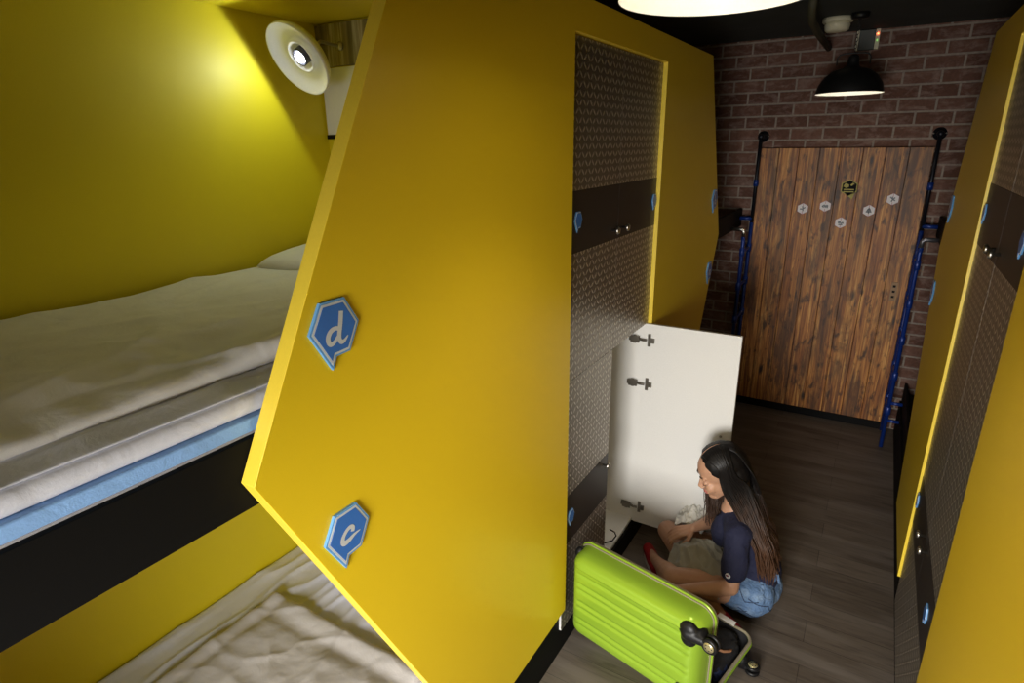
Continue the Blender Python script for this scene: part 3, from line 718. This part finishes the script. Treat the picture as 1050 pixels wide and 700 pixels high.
# ------------------------------------------------------------------ suitcase
U = V((.974,-.225,0)).normalized(); W_ = V((.225,.974,0)).normalized(); Z = V((0,0,1))
HR = V((-.285,1.895,.150))       # right end of the hinge line at rim level
LEN, WID, DEP = .60, .415, .12
case = empty('suitcase', (-.50, 2.12, 0)); tag(case, 'lime green ribbed hard-shell suitcase lying open on the floor', 'suitcase')
def rrect(w, h, rr, n=10):
    pts = []
    for cx, cy, a0 in ((w/2-rr,h/2-rr,0),(-w/2+rr,h/2-rr,90),(-w/2+rr,-h/2+rr,180),(w/2-rr,-h/2+rr,270)):
        for i in range(n+1):
            a = math.radians(a0+90*i/n); pts.append((cx+rr*math.cos(a), cy+rr*math.sin(a)))
    return pts
def shell(o, ex, ey, ez, wheelside=1):
    """o: centre of rim; ex length axis, ey width axis, ez outward (depth). ribs run along ex"""
    P = lambda a, b, c: o+ex*a+ey*b+ez*c
    bm = bmesh.new()
    nx, ny = 70, 110
    def dome(a, b):     # depth of shell at (a, b), squircle edge
        ra = max(0, abs(a)-(LEN/2-.065))/.065; rb = max(0, abs(b)-(WID/2-.055))/.055
        e = min(1, math.sqrt(ra*ra+rb*rb)); return (1-e**2.6)**(1/2.6) if e < 1 else 0
    gr = []
    def warp(t, half, rad):   # more samples at the edge
        return half*math.sin(t*math.pi/2*.999)/math.sin(math.pi/2*.999)*.35+half*t*.65
    for i in range(nx+1):
        row = []
        for j in range(ny+1):
            a = warp(i/nx*2-1, LEN/2, 0); b = warp(j/ny*2-1, WID/2, 0)
            # push square corners on to the rounded outline
            ca, cb = LEN/2-.055, WID/2-.055
            if abs(a) > ca and abs(b) > cb:
                dx, dy = abs(a)-ca, abs(b)-cb; m = max(dx, dy); L = math.hypot(dx, dy)
                if L > 1e-9: a = math.copysign(ca+dx*m/L, a); b = math.copysign(cb+dy*m/L, b)
            d = dome(a, b)
            inside = max(0, min(1, (LEN/2-.035-abs(a))/.03)) * max(0, min(1, (WID/2-.030-abs(b))/.02))
            # three pairs of ribs and a framed panel
            rib = 0
            for c0, w0, h0 in ((-.135,.010,.007),(-.105,.010,.007),(-.045,.010,.007),(-.015,.010,.007),(.045,.010,.007),(.075,.010,.007),(.125,.009,.006)):
                t = (b-c0)/w0; rib -= h0*math.exp(-t*t*1.3)
            t = (b-.158)/.005; rib += .006*math.exp(-t*t)
            z = .018+(DEP-.018)*d + rib*inside*1.0
            row.append(bm.verts.new(P(a, b, z)))
        gr.append(row)
    for i in range(nx):
        for j in range(ny): bm.faces.new((gr[i][j], gr[i+1][j], gr[i+1][j+1], gr[i][j+1]))
    # rim wall down to the opening
    edge = [gr[i][0] for i in range(nx+1)]+[gr[nx][j] for j in range(1, ny+1)]+[gr[i][ny] for i in range(nx-1, -1, -1)]+[gr[0][j] for j in range(ny-1, 0, -1)]
    low = []
    for v in edge:
        q = v.co-ez*((v.co-o).dot(ez)-.004); low.append(bm.verts.new(q))
    n = len(edge)
    for i in range(n): bm.faces.new((edge[i], edge[(i+1)%n], low[(i+1)%n], low[i]))
    return bm
def rimtube(o, ex, ey, ez, w, h, rr, rad, off):
    bm = bmesh.new(); pts = [o+ex*a+ey*b+ez*off for a, b in rrect(w, h, rr)]; tube(bm, pts+[pts[0], pts[1]], rad, 8, cap=False); return bm
def half(name, o, ex, ey, ez):
    bm = shell(o, ex, ey, ez)
    sh = link(name, bm, LIME, case, smooth=True)
    m = sh.modifiers.new('s', 'SOLIDIFY'); m.thickness = .003; m.offset = 0
    link('zip_rim', rimtube(o, ex, ey, ez, LEN+.004, WID+.004, .055, .007, .004), KHAKI, sh, smooth=True)
    link('rim_bead', rimtube(o, ex, ey, ez, LEN+.012, WID+.012, .058, .006, .016), LIME, sh, smooth=True)
    link('rim_groove', rimtube(o, ex, ey, ez, LEN+.007, WID+.007, .055, .003, .025), KHAKI, sh, smooth=True)
    # lining
    bm = bmesh.new(); top = [o+ex*a+ey*b+ez*.006 for a, b in rrect(LEN-.012, WID-.012, .05)]; bot = [o+ex*a+ey*b+ez*(DEP-.022) for a, b in rrect(LEN-.07, WID-.07, .03)]
    A = [bm.verts.new(p) for p in top]; B = [bm.verts.new(p) for p in bot]; k = len(A)
    for i in range(k): bm.faces.new((A[i], A[(i+1)%k], B[(i+1)%k], B[i]))
    bm.faces.new(B); link('lining', bm, DARKC, sh, smooth=True)
    return sh
def wheel(sh, o, ex, ey, ez, b, sgn):
    """double wheel at the end +ex, near width b"""
    hc = o+ex*(LEN/2-.052)+ey*b+ez*(DEP-.041)
    bm = bmesh.new()
    M = Matrix((ex, ey, ez)).transposed()
    ellipsoid(bm, hc+ez*.028+ey*.012, (.040,.036,.026), M); ellipsoid(bm, hc+ez*.028-ey*.022+ex*.004, (.032,.036,.026), M); ellipsoid(bm, hc+ex*.040+ez*.012, (.026,.030,.036), M); capsule(bm, hc+ez*.034, .026, hc+ex*.058+ez*.030, .020)
    h = fuse('wheel_housing', bm, .004, RUBBER, sh, 3)
    wc = hc+ex*.086+ez*.026
    for q in (-1, 1):
        c0 = wc+(ez*.013+ex*.0)*q*1.0
        bm = bmesh.new(); ax = ez*q
        lathe(bm, [(.019,-.008),(.026,-.008),(.030,-.004),(.030,.004),(.026,.008),(.019,.008)], c0, ax, 32, closed=True)
        lathe(bm, [(0,-.006),(.020,-.006),(.020,.005),(0,.005)], c0, ax, 24)
        w = link('wheel', bm, RUBBER, sh, smooth=True)
        bm = bmesh.new(); lathe(bm, [(0,.0095),(.007,.0095),(.0195,.008),(.0195,.005),(0,.005)], c0, ax, 28); link('hub', bm, GOLD, w, smooth=True)
        bm = bmesh.new(); x_, y_, _d = frame_of(ax)
        for t in range(5):
            aa = 2*math.pi*t/5; ellipsoid(bm, c0+ax*.0088+(x_*math.cos(aa)+y_*math.sin(aa))*.0115, (.0028,.0028,.0012), Matrix((x_,y_,_d)).transposed(), u=8, v=6)
        link('hub_holes', bm, RUBBER, w)
mid = HR-U*LEN/2
lid = half('lid_shell', mid+Z*(WID/2+.012)-W_*.006, U, Z, -W_)
bas = half('base_shell', mid+W_*(WID/2+.010)-Z*.008, U, W_, -Z)
lo_ = mid+Z*(WID/2+.012)-W_*.006; bo_ = mid+W_*(WID/2+.010)-Z*.008
for b in (WID/2-.065, -WID/2+.065): wheel(lid, lo_, U, Z, -W_, b, 1 if b > 0 else -1)
for b in (WID/2-.065, -WID/2+.065): wheel(bas, bo_, U, W_, -Z, b, 1 if b > 0 else -1)
# hinge, pull handle, feet, carry handle
bm = bmesh.new()
for t in (.12,.30,.48): p = HR-U*t; tube(bm, [p-U*.03, p+U*.03], .007, 10)
link('case_hinge', bm, RUBBER, case, smooth=True)
L0 = HR-U*(LEN+.004)
bm = bmesh.new(); e = bo_-U*(LEN/2+.004)-Z*.075
tube(bm, [e-W_*.17, e-W_*.17-U*.018, e-W_*.19-U*.026-Z*.004], .006, 10); tube(bm, [e-W_*.05, e-W_*.05-U*.026], .006, 10); tube(bm, [e-W_*.19-U*.028, e-W_*.03-U*.028], .009, 12)
link('pull_handle', bm, plain('grey_tube', (.12,.12,.12), .3, .5), case, smooth=True)
bm = bmesh.new()
for t in (.13, .47):
    ellipsoid(bm, HR-U*t+Z*.012-W_*.075, (.016,.012,.012))
link('side_foot', bm, RUBBER, lid, smooth=True)
bm = bmesh.new(); q = lo_+Z*(WID/2+.004)-W_*.055-U*.04
tube(bm, [q-U*.07, q-U*.065+Z*.012, q-U*.04+Z*.018, q+U*.04+Z*.018, q+U*.065+Z*.012, q+U*.07], .006, 10)
bm.free()
bm = bmesh.new(); ellipsoid(bm, lo_-U*(LEN/2-.012)+Z*(WID/2-.035)-W_*.055, (.022,.02,.028)); link('corner_guard', bm, RUBBER, lid, smooth=True)

# packed clothes
def lump(name, c, rx, ry, rz, m, label, seed, amp=.012):
    bm = bmesh.new(); bmesh.ops.create_icosphere(bm, subdivisions=5, radius=1)
    for v in bm.verts:
        p = v.co.copy(); q = V((math.copysign(abs(p.x)**.7, p.x)*rx, math.copysign(abs(p.y)**.7, p.y)*ry, math.copysign(abs(p.z)**.8, p.z)*rz))
        f = 1+amp/.05*(noise.fractal(p*1.7+V((seed,0,0)), 1, 2, 4)*.6+(1-abs(noise.noise(p*3.1+V((0,seed,0))))*2)**3*.3)
        v.co = V(c)+U*q.x*f+W_*q.y*f+Z*q.z*f
        v.co.z = max(v.co.z, .055)
    return tag(link(name, bm, m, smooth=True), label, 'clothes')
def cc(a, b, z): p = bo_+U*a+W_*b; return (p.x, p.y, z)
lump('folded_clothes', cc(.205,.05,.105), .075, .13, .045, DARKC, 'folded black clothes at the wheel end of the open suitcase', 3)
lump('folded_clothes', cc(.02,.05,.105), .07, .12, .05, DARKC, 'pile of black clothes in the middle of the open suitcase', 9)
lump('folded_clothes', cc(-.15,.0,.105), .09, .15, .045, NAVYC, 'dark blue clothes behind the raised green lid', 15)
lump('blue_top', cc(.245,-.020,.095), .035, .05, .032, NAVYC, 'dark blue garment beside the tan belt in the suitcase', 22)
bm = bmesh.new(); pts = [cc(.185,.020,.152), cc(.215,.015,.158), cc(.245,.025,.155), cc(.262,.055,.145), cc(.262,.085,.135)]
tube(bm, pts, .006, 8); tag(link('belt', bm, plain('tan_leather', (.35,.17,.09), .5), smooth=True), 'tan belt loop lying on the clothes in the suitcase', 'belt')
bm = bmesh.new(); p = bo_+U*.135+W_*(WID/2-.012)+Z*.012
prism(bm, [p, p+U*.085-W_*.012+Z*.006, p+U*.085+W_*.012+Z*.010, p+W_*.028], (0,0,.002)); tag(link('paper_slip', bm, WHITE), 'white paper slip on the far rim of the suitcase', 'paper')

# ------------------------------------------------------------------ person
pr = empty('person', (-.28, 2.70, 0)); tag(pr, 'person with long dark hair, navy T-shirt and denim shorts sitting cross-legged on the floor', 'person')
HF = V((-.80,-.42,-.38)).normalized(); HL = V((0,0,1)).cross(HF).normalized()
HL = (HL+V((0,0,-.04))).normalized(); HU = HF.cross(HL).normalized()
HO = V((-.455, 2.645, .705))
HM = Matrix((HF, HL, HU)).transposed()
HS = 1.1
def H(a, b, c): return HO+(HF*a+HL*b+HU*c)*HS
hipL = V((-.275,2.60,.125)); hipR = V((-.275,2.82,.125)); waist = V((-.262,2.71,.25)); chest = V((-.335,2.70,.39)); neckb = V((-.385,2.68,.50))
shL = V((-.335,2.545,.455)); shR = V((-.385,2.835,.465))
elL = V((-.325,2.465,.225)); wrL = V((-.515,2.33,.235)); elR = V((-.475,2.865,.310)); wrR = V((-.570,2.700,.320))
knL = V((-.585,2.425,.200)); anL = V((-.725,2.655,.075)); knR = V((-.725,2.80,.185)); anR = V((-.425,2.52,.070))
bm = bmesh.new()
def E(c, r): ellipsoid(bm, H(*c), V(r)*HS, HM)
E((-.005,0,.035), (.096,.073,.088)); E((.032,0,-.028), (.058,.056,.078)); E((.060,0,-.092), (.024,.024,.020))
for q in (-1, 1):
    capsule(bm, H(.0,.046*q,-.045), .022, H(.055,.014*q,-.092), .018)
    E((.062,.033*q,-.032), (.026,.024,.026)); E((.080,.028*q,.020), (.011,.024,.010)); E((.0775,.031*q,-.002), (.0125,.0155,.0105)); E((.0,.073*q,-.010), (.017,.009,.030))
    E((.097,.0105*q,-.034), (.010,.007,.0065))
capsule(bm, H(.086,0,.006), .0075, H(.104,0,-.028), .0098)
E((.088,0,-.0575), (.0105,.021,.0062)); E((.0855,0,-.068), (.0105,.018,.0075)); E((.076,0,-.060), (.016,.026,.020))
chain(bm, [H(-.02,0,-.045), H(-.035,0,-.10), neckb], [.050,.046,.052])
chain(bm, [neckb, chest, waist], [.06,.095,.09])
for q in (-1, 1): chain(bm, [chest+V((0,.05*q,0)), waist+V((0,.045*q,0)), waist+V((-.01,.055*q,-.09))], [.085,.08,.09])
chain(bm, [shL, neckb+V((.02,0,-.02)), shR], [.048,.055,.048])
def arm(sh, el, wr): chain(bm, [sh, sh.lerp(el,.5), el, el.lerp(wr,.35), wr], [.046,.040,.035,.036,.022])
arm(shL, elL, wrL); arm(shR, elR, wrR)
def leg(hp, kn, an):
    d = (an-kn).normalized()
    chain(bm, [hp, hp.lerp(kn,.5), kn, kn.lerp(an,.35), kn.lerp(an,.75), an], [.082,.070,.054,.052,.036,.030])
leg(hipL, knL, anL); leg(hipR, knR, anR)
def foot(an, toe): chain(bm, [an, an.lerp(toe,.4)-V((0,0,.012)), toe], [.030,.028,.020])
tL = V((-.825,2.80,.036)); tR = V((-.272,2.425,.036)); foot(anL, tL); foot(anR, tR)
def hand(wr, d, n, curl, L=1.0):
    """wr wrist, d finger direction, n palm-down normal (fingers curl towards n)"""
    d = V(d).normalized(); n = (V(n)-d*V(n).dot(d)).normalized(); s = d.cross(n)
    for k in (-1, 0, 1): capsule(bm, wr+d*.012+s*.010*k, .014, wr+d*.072+s*.024*k, .0115)
    for k, ln in zip((-1.5,-.5,.5,1.5), (.056,.070,.074,.066)):
        p = wr+d*.080+s*.0175*k; a = 0; rr = .0088
        for seg, f in enumerate((.42,.32,.26)):
            a += curl*(.7 if seg == 0 else 1); q = p+(d*math.cos(a)+n*math.sin(a))*ln*f*1.15
            capsule(bm, p, rr, q, rr*.93); p = q; rr *= .93
    p = wr+d*.022+s*.026; q = p+(d*.6+s*.65+n*.35).normalized()*.036; capsule(bm, p, .013, q, .0105)
    capsule(bm, q, .0105, q+(d*.95+n*.4).normalized()*.030, .0088)
hand(wrR, (-.82,-.42,-.34), (-.2,.25,-1), .38); hand(wrL, (-.88,-.42,-.12), (0,0,-1), .4)
def skinmat(c):
    l = HM.transposed() @ (V(c)-HO)/HS
    return 1 if (l.x > .084 and abs(l.y) < .021 and -.0755 < l.z < -.0520) else 0
body = fuse('body', bm, .0042, [SKIN, LIPS], pr, 3, skinmat)
# brows and lash lines
bm = bmesh.new()
for q in (-1, 1):
    tube(bm, [H(.0915,.012*q,.023), H(.0925,.024*q,.028), H(.088,.036*q,.028), H(.079,.046*q,.022)], [.0015,.0028,.0026,.0012], 6)
link('eyebrows', bm, BROW, pr, smooth=True)
bm = bmesh.new()
for q in (-1, 1):
    tube(bm, [H(.0875,.018*q,-.008), H(.0905,.026*q,-.0105), H(.0895,.036*q,-.0105), H(.082,.045*q,-.006)], [.0008,.0015,.0015,.0008], 6)
link('eyelashes', bm, BROW, pr, smooth=True)
# T-shirt
bm = bmesh.new()
chain(bm, [neckb+V((.012,0,-.012)), chest, waist+V((0,0,0)), waist+V((.015,0,-.055))], [.066,.108,.105,.108])
for q in (-1, 1):
    chain(bm, [chest+V((0,.055*q,0)), waist+V((0,.052*q,0)), waist+V((.012,.058*q,-.05))], [.098,.095,.100])
ellipsoid(bm, chest+V((-.090,-.05,.0)), (.052,.065,.085)); ellipsoid(bm, chest+V((-.090,.06,.0)), (.052,.06,.085)); ellipsoid(bm, waist+V((-.07,0,.03)), (.08,.11,.10))
chain(bm, [shL+V((0,.01,0)), neckb+V((.015,0,-.025)), shR+V((0,-.01,0))], [.062,.064,.062])
for sh, el in ((shL, elL), (shR, elR)):
    a = sh; b_ = sh.lerp(el, .68); chain(bm, [a, a.lerp(b_, .5), b_], [.062,.060,.058])
def wrk(o, amp, s, seed):
    for v in o.data.vertices:
        p = v.co; n = v.normal; v.co = p+n*(amp*(noise.fractal(p*s+V((seed,0,0)), 1, 2, 3)))
sh = fuse('t_shirt', bm, .006, NAVY, pr, 5); wrk(sh, .009, 11, 4)
ld = (shL-elL).normalized(); lc = shL.lerp(elL,.64)+V((-.012,-.063,.003))
bm = bmesh.new(); lathe(bm, [(0,.0),(.0125,.0),(.0125,.0015),(0,.0015)], lc, (-.25,-1,.15), 24, 0)
lathe(bm, [(0,.0016),(.0095,.0016),(.0095,.0022),(0,.0022)], lc, (-.25,-1,.15), 24, 1)
o = link('sleeve_emblem', bm, [plain('emblem_white', (.75,.72,.72), .6), NAVY], sh)
bm = bmesh.new(); x_, y_, d_ = frame_of((-.25,-1,.15)); P0 = lc+d_*.0026
ribbon(bm, [(.006,.005),(0,.0075),(-.006,.004),(-.006,-.004),(0,-.0075),(.006,-.005)], [.0018]*6, lambda a, b: P0-x_*a+y_*b*(1 if y_.z > 0 else -1), 0)
ribbon(bm, [(-.0005,0),(.006,0)], [.002,.002], lambda a, b: P0-x_*a+y_*b, 1)
link('emblem_letter', bm, [plain('emblem_white_thread', (.75,.72,.72), .6), plain('emblem_red', (.4,.02,.04), .6)], o)
# shorts
bm = bmesh.new(); 
for q in (-1, 1): chain(bm, [waist+V((.012,.048*q,-.045)), waist+V((.005,.055*q,-.12))], [.098,.108])
for hp, kn, f in ((hipL, knL, .13), (hipR, knR, .30)):
    chain(bm, [hp+V((.02,0,.005)), hp.lerp(kn, f)], [.112,.096])
ellipsoid(bm, (-.245,2.71,.115), (.12,.19,.105))
sho = fuse('denim_shorts', bm, .006, DENIM, pr, 4)
for v in sho.data.vertices: v.co.z = max(v.co.z, .004)
wrk(sho, .007, 12, 9)
for v in sho.data.vertices: v.co.z = max(v.co.z, .002)
bm = bmesh.new()
tube(bm, [(-.205,2.560,.222),(-.190,2.548,.175)], .006, 6); tube(bm, [(-.152,2.66,.235),(-.140,2.655,.19)], .006, 6)
link('belt_loop', bm, DENIM, sho)
SEAM = plain('dark_denim_seam', (.03,.05,.10), .8)
bm = bmesh.new()
def on(o, p, d):
    hit, loc, n, _ = o.ray_cast(V(p), V(d)); return loc+n*.001 if hit else None
for a, b_ in (((-.25,2.50,.17),(-.165,2.50,.135)), ((-.165,2.50,.135),(-.150,2.50,.07)), ((-.30,2.50,.21),(-.262,2.50,.15)), ((-.262,2.50,.15),(-.205,2.50,.165)), ((-.29,2.50,.11),(-.20,2.50,.06)), ((-.31,2.50,.07),(-.25,2.50,.10))):
    pts = [on(sho, V(a).lerp(V(b_), k/8)+V((0,-.2,0)), (0,1,0)) for k in range(9)]; pts = [p for p in pts if p]
    if len(pts) > 2: tube(bm, pts, .0022, 5)
link('seam', bm, SEAM, sho)
# shoes
def shoe(an, toe):
    bm = bmesh.new(); d = (toe-an); d.z = 0; d.normalize(); a = V((an.x,an.y,.036))-d*.02; t = V((toe.x,toe.y,.030))
    chain(bm, [a, a.lerp(t,.5), t], [.036,.037,.031]); 
    o = fuse('shoe', bm, .004, RED, pr, 3)
    for v in o.data.vertices: v.co.z = max(v.co.z, .004)
    bm = bmesh.new(); s = d.cross(V((0,0,1))); pts = []
    for k in range(24):
        aa = 2*math.pi*k/24; cx = a.lerp(t,.5); L = (t-a).length/2+.033; pts.append(cx+d*math.cos(aa)*L+s*math.sin(aa)*.037)
    prism(bm, [(p.x,p.y,.001) for p in pts], (0,0,.012)); link('sole', bm, plain('white_rubber', (.5,.46,.42), .6), o)
shoe(anL, tL); shoe(anR, tR)

# hair: scalp cap plus long flowing strands
bm = bmesh.new()
def EH(c, r): ellipsoid(bm, H(*c), V(r)*HS, HM)
EH((-.018,0,.046), (.098,.080,.088)); EH((-.045,0,-.010), (.072,.080,.080))
cap = fuse('hair', bm, .005, HAIR, pr, 3)
bm = bmesh.new()
def OE(a, b, c, k=1.0):
    d = V((a+.018, b, c-.046)); f = 1/math.sqrt((d.x/.099)**2+(d.y/.083)**2+(d.z/.090)**2)*k
    return H(d.x*f-.018, d.y*f, d.z*f+.046)
def cr(P, n=14):
    P = [P[0]]+P+[P[-1]]; out = []
    for i in range(1, len(P)-2):
        for k in range(n):
            t = k/n; p0, p1, p2, p3 = P[i-1:i+3]
            out.append(.5*((2*p1)+(-p0+p2)*t+(2*p0-5*p1+4*p2-p3)*t*t+(-p0+3*p1-3*p2+p3)*t**3))
    out.append(P[-2]); return out
R = random.Random(5)
def strand(P, r0, r1, n=7):
    pts = cr(P, n); k = len(pts); ph = R.uniform(0, 6.28); am = R.uniform(.001, .0045)
    for i in range(k):
        t = max(0, i/(k-1)-.5)*2; pts[i] = pts[i]+V((math.sin(ph+i*.42), math.cos(ph*1.7+i*.36), 0))*am*t
    rs = [(r0+(r1-r0)*max(0, (i/(k-1)-.55)/.45)) for i in range(k)]; tube(bm, pts, rs, 5)
# near (left) side of the head: sweeps back over the shoulder blade
j = lambda a: R.uniform(-a, a)
def side(q, f):
    """scalp part of a strand: from the parting down over the side of the head; f=0 at the forehead, 1 at the crown"""
    th = math.radians(48+72*f)                      # angle of the start point on the parting
    a0 = .105*math.cos(th); c0 = .095*math.sin(th)
    st = OE(a0-.018, .003*q, c0+.046, 1.0)
    m1 = OE(a0*.80-.018, .050*q, c0*.93+.046, 1.02+j(.012))
    m2 = OE(a0*.50-.022, .085*q, .046+c0*.42, 1.05+j(.014))
    m3 = OE(.030-.085*f, .095*q, .010, 1.05+j(.014))
    return [st, m1, m2, m3]
for i in range(300):
    f = R.random(); g = R.random()
    m4 = H(.022-.105*f, .084-.012*f+j(.004), -.065)
    sp = V((-.350+.105*f+j(.010), 2.570+.03*f+.05*g, .535-.015*f))
    bk = V((-.272+.085*f+j(.012), 2.535+.13*g+j(.010), .43))
    tp = V((-.222+.065*f+j(.018), 2.53+.15*g+j(.015), .285+R.uniform(-.035,.06)))
    strand(side(1, f)+[m4, sp, bk, (bk+tp)/2+V((j(.012),j(.012),0)), tp], R.uniform(.0030,.0050), .0012)
# far (right) side: falls in front of the chest, brown at the tips
for i in range(190):
    f = R.random()
    m4 = H(.022-.10*f, -.084+j(.006), -.07)
    m5 = V((-.530+.09*f+j(.014), 2.735+j(.025), .54)); tp = V((-.510+.09*f+j(.022), 2.70+j(.035), .40+R.uniform(-.03,.06)))
    strand(side(-1, f)+[m4, m5, tp], R.uniform(.0028,.0046), .0012)
# back
for i in range(110):
    f = R.uniform(-1, 1)
    pts = [OE(-.018-.02, .02*f, .14), OE(-.09, .05*f, .11, 1.02), OE(-.13, .07*f, .04, 1.04), H(-.118, .062*f, -.05)]
    sp = V((-.252+j(.015), 2.665+.07*f, .52)); bk = V((-.200+j(.012), 2.655+.08*f, .42)); tp = V((-.165+j(.015), 2.65+.08*f+j(.01), .29+j(.04)))
    strand(pts+[sp, bk, tp], R.uniform(.0035,.0052), .0012)
link('hair_strands', bm, HAIR, cap, smooth=True)
bm = bmesh.new(); tube(bm, [OE(.105*math.cos(math.radians(t))-.018, 0, .095*math.sin(math.radians(t))+.046, 1.035) for t in (44,55,66,78,90,100)], [.0008,.0014,.0014,.0014,.0010,.0005], 6); link('hair_parting', bm, SKIN, cap, smooth=True)

# crumpled clothing in the lap
def drape(name, ctr, ax, ay, hx, hy, zf, m, label, seed, th=.012):
    bm = bmesh.new(); n = 60; ax = V(ax).normalized(); ay = V(ay).normalized(); G = []
    for i in range(n+1):
        row = []
        for j in range(n+1):
            u = i/n*2-1; v = j/n*2-1
            p = V(ctr)+ax*u*hx*(1+.12*noise.noise(V((v*2,seed,0))))+ay*v*hy*(1+.12*noise.noise(V((u*2,seed,5))))
            p.z += zf(u, v)+.022*noise.fractal(V((u*1.8,v*1.8,seed)),1,2,4)+.026*max(0,1-abs(noise.noise(V((u*1.8+v*2.6,v*.7-u*1.2,seed+3))))*2.4)**2
            row.append(bm.verts.new(p))
        G.append(row)
    for i in range(n):
        for j in range(n): bm.faces.new((G[i][j], G[i+1][j], G[i+1][j+1], G[i][j+1]))
    o = link(name, bm, m, smooth=True); s = o.modifiers.new('s', 'SOLIDIFY'); s.thickness = th
    return tag(o, label, 'clothes')
drape('grey_garment', (-.495,2.610,.262), (1,-.15,0), (.15,1,0), .145, .130, lambda u, v: .035-.07*u*u-.07*v*v-.015*v+(-.07*max(0,-v-.3)), GREYC, 'crumpled grey-green garment lying across the lap of the sitting person', 4, .014)
drape('white_garment', (-.600,2.840,.300), (1,-.1,0), (.1,1,0), .075, .090, lambda u, v: .025-.04*u*u-.03*v*v, WHITEC, 'white garment held in the hand above the bent knee', 11, .010)

# ------------------------------------------------------------------ light
w = bpy.data.worlds.new('World'); bpy.context.scene.world = w; w.use_nodes = True
bg = w.node_tree.nodes['Background']; bg.inputs[0].default_value = (.75,.85,1,1); bg.inputs[1].default_value = .25
d = lamp('rear_fill_light', 'AREA', ((WX0+WX1)/2, -1.34, (WZ0+WZ1)/2), 108, (1,.97,.92), (WX1-WX0, WZ1-WZ0), (0,1,-.70)); d.data.spread = math.radians(122)  # unseen area light added behind the camera, aimed to keep the panel tops dark

# ------------------------------------------------------------------ camera
cam = bpy.data.cameras.new('camera'); co = bpy.data.objects.new('camera', cam); C.objects.link(co)
cam.sensor_width = 36; cam.lens = 611.915/1050*36; cam.clip_start = .05
X_ = V((.8562777,.5163459,-.0132423)); Y_ = V((.1513565,-.2753481,-.9493549)); Z_ = V((-.4938418,.8109071,-.3139267))
co.matrix_world = Matrix.Translation((0,0,2.2)) @ Matrix((X_, -Y_, -Z_)).transposed().to_4x4()
bpy.context.scene.camera = co
vs = bpy.context.scene.view_settings
vs.view_transform = 'Standard'; vs.look = 'None'; vs.gamma = 1; vs.exposure = -.08; vs.use_curve_mapping = False
